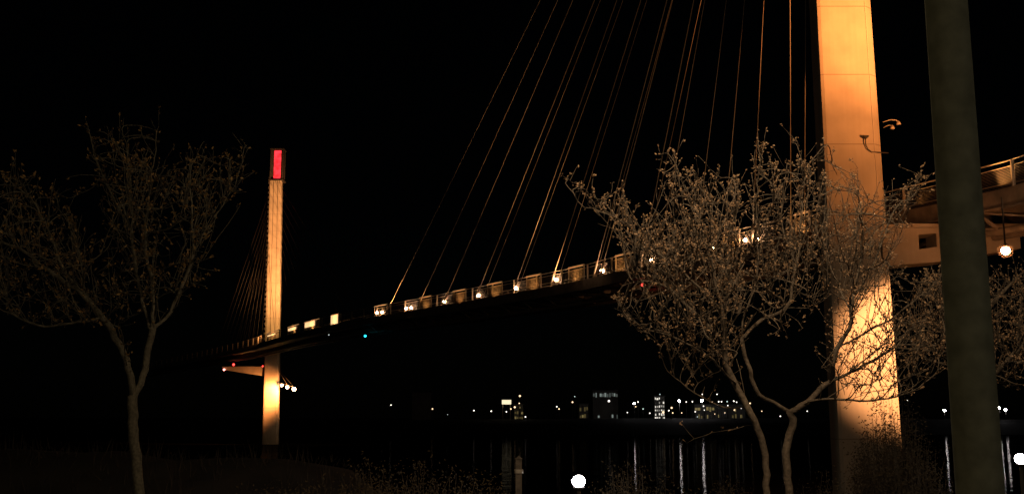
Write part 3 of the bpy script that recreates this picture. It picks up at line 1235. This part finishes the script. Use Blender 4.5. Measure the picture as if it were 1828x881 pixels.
# tree behind the pole
grow_tree('bare_tree', 'dim bare tree mostly hidden behind the thick dark pole at right',
          [(None, [(1740, 960, 0), (1738, 900, 0), (1736, 820, 0), (1735, 760, 0), (1725, 700, 0), (1705, 640, 0), (1690, 570, .1), (1670, 510, .1)]),
           (0, [(1730, 730, 0), (1765, 680, -.2), (1800, 640, -.3), (1840, 600, -.3), (1870, 560, -.3)]),
           (0, [(1715, 670, 0), (1690, 650, .2), (1655, 640, .4), (1625, 610, .5)]),
           (0, [(1700, 620, 0), (1740, 570, .1), (1790, 520, .3), (1830, 480, .3)])],
          [([(1630, 500), (1700, 470), (1790, 490), (1850, 470), (1890, 560), (1880, 660), (1820, 700), (1760, 690), (1690, 660), (1620, 640)], 1.0)],
          16.0, 1500, 31, 'bark', 'bud', .08, .022, .5, dep=.9, twig=.0042)

# left tree
grow_tree('leafy_tree', 'dim tree at left with forked trunk and amber leaves still clinging', 
          [(None, [(262, 1000, 0), (256, 930, 0), (250, 881, 0), (244, 820, 0), (238, 742, 0), (237, 707, 0), (249, 690, 0), (260, 638, .1), (272, 586, .1), (272, 508, .1), (261, 439, 0), (265, 361, 0), (276, 279, 0), (284, 215, 0)]),
           (0, [(237, 705, 0), (231, 664, -.1), (220, 630, -.1), (207, 604, -.1), (182, 565, -.2), (142, 517, -.3), (108, 470, -.3), (91, 422, -.3), (65, 366, -.4), (30, 331, -.4)]),
           (0, [(270, 590, .1), (259, 550, .2), (239, 465, .3), (235, 387, .3), (233, 310, .3), (218, 225, .3)]),
           (0, [(272, 584, .1), (298, 567, .3), (318, 526, .4), (330, 497, .5), (345, 456, .5), (343, 387, .5), (341, 309, .5), (360, 258, .5)]),
           (3, [(345, 452, .5), (371, 404, .4), (419, 331, .4), (437, 258, .4)]),
           (1, [(142, 517, -.3), (108, 497, -.1), (69, 469, .1), (40, 446, .2), (-30, 420, .2)]),
           (1, [(182, 567, -.2), (140, 575, -.3), (69, 580, -.4), (13, 556, -.5), (-50, 540, -.5)]),
           (2, [(239, 420, .3), (200, 350, .5), (172, 290, .6), (155, 220, .6)])],
          [([(150, 225), (165, 235), (190, 270), (215, 235), (235, 290), (283, 215), (290, 300), (340, 290), (362, 255), (375, 330), (440, 255), (445, 330), (400, 400), (375, 470), (370, 520), (310, 560), (280, 580), (240, 540), (215, 600), (190, 560), (190, 400), (160, 320)], 1.0),
           ([(-60, 330), (25, 305), (80, 320), (120, 370), (160, 440), (195, 530), (190, 590), (120, 590), (40, 590), (-60, 560)], .95)],
          14.5, 850, 47, 'bark_dim', 'amber_leaf', .066, .026, .5, dep=.9, twig=.0042, shoots=190)


# ------------------------------------------------------------------ riverside shrubs
def shrub(px, py, Y, w, label, seed, hscale=1.0, n=130, leafm='brush_leaf', lf=.026):
    rn = random.Random(seed)
    p = at(px, py, Y)
    gz = bank_z(p.x, p.y)
    h = max(.5, p.z - gz) * hscale
    t = thing('riverside_shrub', label, 'shrub', (p.x, p.y, gz), 'brushy shrubs along the riverbank')
    bs, bl = MB(), MB()
    for k in range(n):
        a = rn.uniform(0, 2 * math.pi)
        r = w * math.sqrt(rn.random())
        x0, y0 = p.x + r * .5 * math.cos(a), p.y + r * .5 * math.sin(a)
        hh = h * rn.uniform(.45, 1.0) * (1 - .35 * (r / w) ** 2)
        tip = Vector((p.x + r * 1.1 * math.cos(a) + rn.gauss(0, .1), p.y + r * 1.1 * math.sin(a), gz + hh))
        base = Vector((x0, y0, bank_z(x0, y0) - .05))
        m1 = base.lerp(tip, .5) + Vector((rn.gauss(0, .08), rn.gauss(0, .08), .1))
        pts = catmull([base, m1, tip], 4)
        bs.tube(pts, [.012 * (1 - .75 * i / (len(pts) - 1)) for i in range(len(pts))], 4)
        for q in pts[2:]:
            for _ in range(rn.randint(5, 11)):
                c = q + Vector((rn.gauss(0, .13), rn.gauss(0, .13), rn.gauss(0, .13)))
                s = lf * rn.uniform(.6, 1.5)
                u = Vector((rn.gauss(0, 1), rn.gauss(0, 1), rn.gauss(0, 1))).normalized()
                v = u.orthogonal().normalized()
                bl.add([c + u * s, c + v * s * .5, c - u * s, c - v * s * .5], [(0, 1, 2, 3)])
    bs.build('stems', 'brush_stem', t)
    bl.build('foliage', leafm, t)


shrub(560, 850, 21, 1.0, 'low brown shrub just right of the lowest tuft in the bottom row', 1)
shrub(665, 815, 22, 1.0, 'tall twiggy brown shrub, second from the left in the bottom row', 2)
shrub(760, 812, 23, 1.1, 'broad brown shrub, third from the left in the bottom row', 3)
shrub(850, 845, 21, .8, 'low brown shrub just left of the timber post', 4)
shrub(1120, 815, 26, .9, 'greyish shrub lit by the white lamp on its left', 5)
shrub(1190, 850, 24, .7, 'small low shrub between the lamp-lit shrub and the twin trunks', 6)
shrub(1300, 845, 27, .8, 'dark low shrub just left of the twin tree trunks', 7)
shrub(1585, 690, 30, 1.0, 'tall dark reddish shrub hiding the right foot of the near tower', 8, n=420, lf=.034)
shrub(1640, 790, 29, 1.2, 'dark shrub between the near tower foot and the pole', 9)
shrub(1480, 830, 28, 1.0, 'dark shrub in front of the left foot of the near tower', 10)
shrub(470, 868, 22, .8, 'lowest brown tuft at the bottom, right of the left tree trunk', 12)

# dry grass and ground litter on the levee
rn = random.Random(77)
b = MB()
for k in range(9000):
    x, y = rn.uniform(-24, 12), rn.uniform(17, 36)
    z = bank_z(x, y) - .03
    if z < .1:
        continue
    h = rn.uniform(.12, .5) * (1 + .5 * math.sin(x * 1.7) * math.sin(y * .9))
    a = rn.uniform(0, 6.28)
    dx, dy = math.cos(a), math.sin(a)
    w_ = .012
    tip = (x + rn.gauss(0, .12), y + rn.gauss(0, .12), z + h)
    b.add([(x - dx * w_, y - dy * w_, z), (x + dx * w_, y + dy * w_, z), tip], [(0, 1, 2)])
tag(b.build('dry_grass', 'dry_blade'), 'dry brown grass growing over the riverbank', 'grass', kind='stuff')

# ------------------------------------------------------------------ far shore
SHORE = [  # px, py, size, material, words
    (698, 722, .5, 'w'), (772, 729, .55, 'a'), (799, 739, .3, 'f'), (846, 732, .55, 'w'), (877, 733, .55, 'w'), (904, 734, .5, 'w'), (926, 735.5, .4, 'w'),
    (938, 743, .5, 'w'), (928, 706, .75, 'a'), (927, 719, .45, 'a'), (912, 729, .5, 'y'), (919, 726, .7, 'y'), (994, 725, .5, 'w'), (998, 729, .5, 'a'), (1022, 717, .6, 'a'), (1026, 707, .4, 'f'),
    (1087, 715, .75, 'w'), (1120, 735.5, .4, 'w'), (1132, 719, .55, 'b'), (1139, 716.5, .5, 'w'), (1135, 725, .45, 'a'), (1148, 729, .5, 'f'),
    (1160, 736.5, .5, 'w'), (1178, 703, .4, 'f'), (1184, 735, .8, 'y'), (1194, 732, .5, 'w'), (1199, 727, .65, 'a'), (1201, 736, .5, 'a'),
    (1213, 715, .8, 'b'), (1217, 736, .4, 'a'), (1225, 716.5, .5, 'w'), (1236, 716, .5, 'w'), (1241, 734, .45, 'w'), (1245, 743, .4, 'f'),
    (1253, 714, .95, 'b'), (1254, 703, .5, 'w'), (1256, 724, .45, 'w'), (1257, 731, .4, 'w'), (1267, 716, .5, 'w'), (1271, 717, .4, 'a'),
    (1276, 738, .35, 'y'), (1280, 703, .45, 'w'), (1283, 716, .5, 'w'), (1288, 716, .45, 'w'), (1294, 736, .35, 'y'), (1298, 716, .5, 'f'), (1299, 723, .5, 'w'),
    (1310, 715, .55, 'w'), (1315, 717, .45, 'w'), (1311, 731, .5, 'y'), (1323, 727, .65, 'w'), (1339, 719, .55, 'a'), (1360, 733, .4, 'a'), (1393, 742, .5, 'w'),
    (1441, 733, .45, 'w'), (1620, 713, .5, 'w'), (1686, 732, .8, 'b'), (1784, 727, .6, 'b'), (1703, 690, .6, 'b'), (1780, 711, .45, 'w'), (1795, 730.5, .85, 'b')]
MM = {'w': ('shore_white', 'white'), 'a': ('shore_warm', 'amber'), 'f': ('shore_faint', 'faint greenish'), 'b': ('shore_bright', 'brilliant white'), 'y': ('shore_warm', 'amber')}
SMESH = {}
rs = random.Random(5)


def where(px):
    if px < 890:
        return 'on the far shore left of the canopy'
    if px < 960:
        return 'beside the lit canopy on the far shore'
    if px < 1055:
        return 'between the canopy and the office block'
    if px < 1165:
        return 'between office block and bright windowed block'
    if px < 1205:
        return 'at the foot of the bright windowed block'
    if px < 1345:
        return 'in the dense far-shore row seen under the tree'
    if px < 1500:
        return 'between the tree trunks and the near tower'
    if px < 1700:
        return 'on the far shore left of the thick pole'
    return 'on the far shore right of the thick pole'


seq = {}
ORD = ['first', 'second', 'third', 'fourth', 'fifth', 'sixth', 'seventh', 'eighth', 'ninth', 'tenth', 'eleventh', 'twelfth', 'thirteenth', 'fourteenth', 'fifteenth',
       'sixteenth', 'seventeenth', 'eighteenth', 'nineteenth', 'twentieth', 'twenty-first', 'twenty-second', 'twenty-third', 'twenty-fourth', 'twenty-fifth']
for px, py, s, k in sorted(SHORE):
    Y = 452 + rs.uniform(0, 50)
    q = at(px, py, Y)
    gz = 6.2
    r = s * .62
    b = MB()
    b.tube([(q.x, q.y, gz - .3), (q.x, q.y, q.z - r * .8)], [.12, .08], 6, 0)
    b.tube([(q.x - r * .5, q.y, q.z + r * .9), (q.x + r * .5, q.y, q.z + r * .9)], [.1, .1], 6, 0)
    b.ball(q, r, 1, 8)
    o = b.build('shore_lamp', ['dark_steel', MM[k][0]])
    w_ = where(px)
    n_ = seq.get((w_, k), 0)
    seq[(w_, k)] = n_ + 1
    tag(o, '%s %s lamp from the left %s' % (ORD[n_], MM[k][1], w_), 'shore lamp', 'lamps along the far shore')

bx = lambda b, x0, x1, z0, z1, y0, y1, mi=0: b.box(((x0 + x1) / 2, (y0 + y1) / 2, (z0 + z1) / 2), (x1 - x0, y1 - y0, z1 - z0), mi)


def block(px0, px1, pyt, Y, depth, label, cols, rows, lit, wmat, zband=None, seed=1):
    """a building with a wall, parapet, and rows of windows (some lit)"""
    rn = random.Random(seed)
    A, B = at(px0, pyt, Y), at(px1, pyt, Y)
    zt, zb = A.z, 6.0
    t = thing('shore_building', label, 'building', ((A.x + B.x) / 2, Y, zb), 'buildings on the far shore')
    b = MB(); bx(b, A.x, B.x, zb, zt, Y, Y + depth); b.build('wall', 'wall_plaster', t)
    b = MB(); bx(b, A.x - .3, B.x + .3, zt + .003, zt + .5, Y - .3, Y + depth + .3); b.build('roof', 'roof_dark', t)
    cw, rh = (B.x - A.x) / cols, (zt - zb) / rows
    for j in range(rows):
        for i in range(cols):
            on = rn.random() < (lit(j) if callable(lit) else lit)
            if not on:
                continue
            b = MB()
            sx = rn.uniform(.35, .9)
            dz_ = rn.uniform(-.12, .12)
            bx(b, A.x + cw * (i + .5 - sx / 2), A.x + cw * (i + .5 + sx / 2), zt - rh * (j + .8 + dz_), zt - rh * (j + rn.uniform(.2, .45)), Y - .06, Y - .01)
            w = b.build('window', wmat if rn.random() < .55 else wmat + '_dim', t)
    return t


block(1058, 1103, 697, 520, 16, 'wide pale office block with cool lit windows along its top floor', 11, 4, lambda j: (.95, .12, .04, .3)[j], 'window_cool', seed=3)
block(1168, 1186, 707, 500, 12, 'small bright block speckled with white lit windows', 5, 6, .75, 'window_white', seed=4)
block(1034, 1050, 721, 490, 10, 'low building with a dim yellow front', 4, 2, .8, 'window_yellow', seed=5)
block(918, 934, 722, 485, 10, 'small yellow-lit building just right of the glowing canopy', 4, 3, .7, 'canopy_glow' if False else 'window_yellow', seed=6)
block(1240, 1330, 722, 505, 12, 'long low building with dim amber windows behind the lamp row', 18, 2, .3, 'window_yellow', seed=8)
block(736, 770, 700, 560, 20, 'dark unlit hall on the far shore under the lit deck', 3, 2, 0.0, 'window_yellow', seed=7)
# glowing canopy
A, B = at(896, 713, 470), at(912.5, 720.5, 470)
t = thing('lit_canopy', 'glowing cream canopy on posts on the far shore', 'canopy', ((A.x + B.x) / 2, 470, 6.2))
b = MB(); bx(b, A.x, B.x, B.z, A.z, 470, 476); b.build('fascia', 'canopy_glow', t)
b = MB(); bx(b, A.x - .2, B.x + .2, A.z + .003, A.z + .3, 469.8, 476.2); b.build('roof', 'roof_dark', t)
for x in (A.x + .4, B.x - .4):
    b = MB(); bx(b, x - .15, x + .15, 6.0, B.z - .003, 471, 471.3); b.build('post', 'pale_steel', t)

# ------------------------------------------------------------------ night sky and moonlight
w = bpy.data.worlds.new('World')
SC.world = w
w.use_nodes = True
nt = w.node_tree
bg = nt.nodes['Background']
sky = nt.nodes.new('ShaderNodeTexSky')
sky.sky_type = 'NISHITA'
sky.sun_disc = False
sky.sun_elevation = R(20)
sky.sun_rotation = R(200)
nt.links.new(sky.outputs['Color'], bg.inputs['Color'])
bg.inputs['Strength'].default_value = 0.00006
l = bpy.data.lights.new('moon', 'SUN')
l.energy, l.angle, l.color = 0.003, R(.5), (1, .95, .88)
o = bpy.data.objects.new('moon', l)
az_, el = R(200), R(20)
sd = Vector((math.sin(az_) * math.cos(el), math.cos(az_) * math.cos(el), math.sin(el)))
o.rotation_euler = (-sd).to_track_quat('-Z', 'Y').to_euler()
COL.objects.link(o)

cam = bpy.data.cameras.new('Camera')
cam.sensor_width = 36
cam.lens = 36 * F / 1828
cam.clip_start, cam.clip_end = .1, 6000
co = bpy.data.objects.new('Camera', cam)
co.location = (0, 0, CAMZ)
co.rotation_euler = (R(90) + PITCH, 0, 0)
COL.objects.link(co)
SC.camera = co

SC.render.engine = 'CYCLES'
SC.view_settings.view_transform = 'Standard'
SC.view_settings.look = 'None'
SC.view_settings.exposure = 0
SC.view_settings.gamma = 1
SC.view_settings.use_curve_mapping = False
SC.cycles.use_denoising = True
SC.cycles.max_bounces = 5
SC.cycles.diffuse_bounces = 2
SC.cycles.glossy_bounces = 3
SC.cycles.sample_clamp_indirect = 8
SC.cycles.use_light_tree = True
SC.cycles.caustics_reflective = False
SC.cycles.caustics_refractive = False
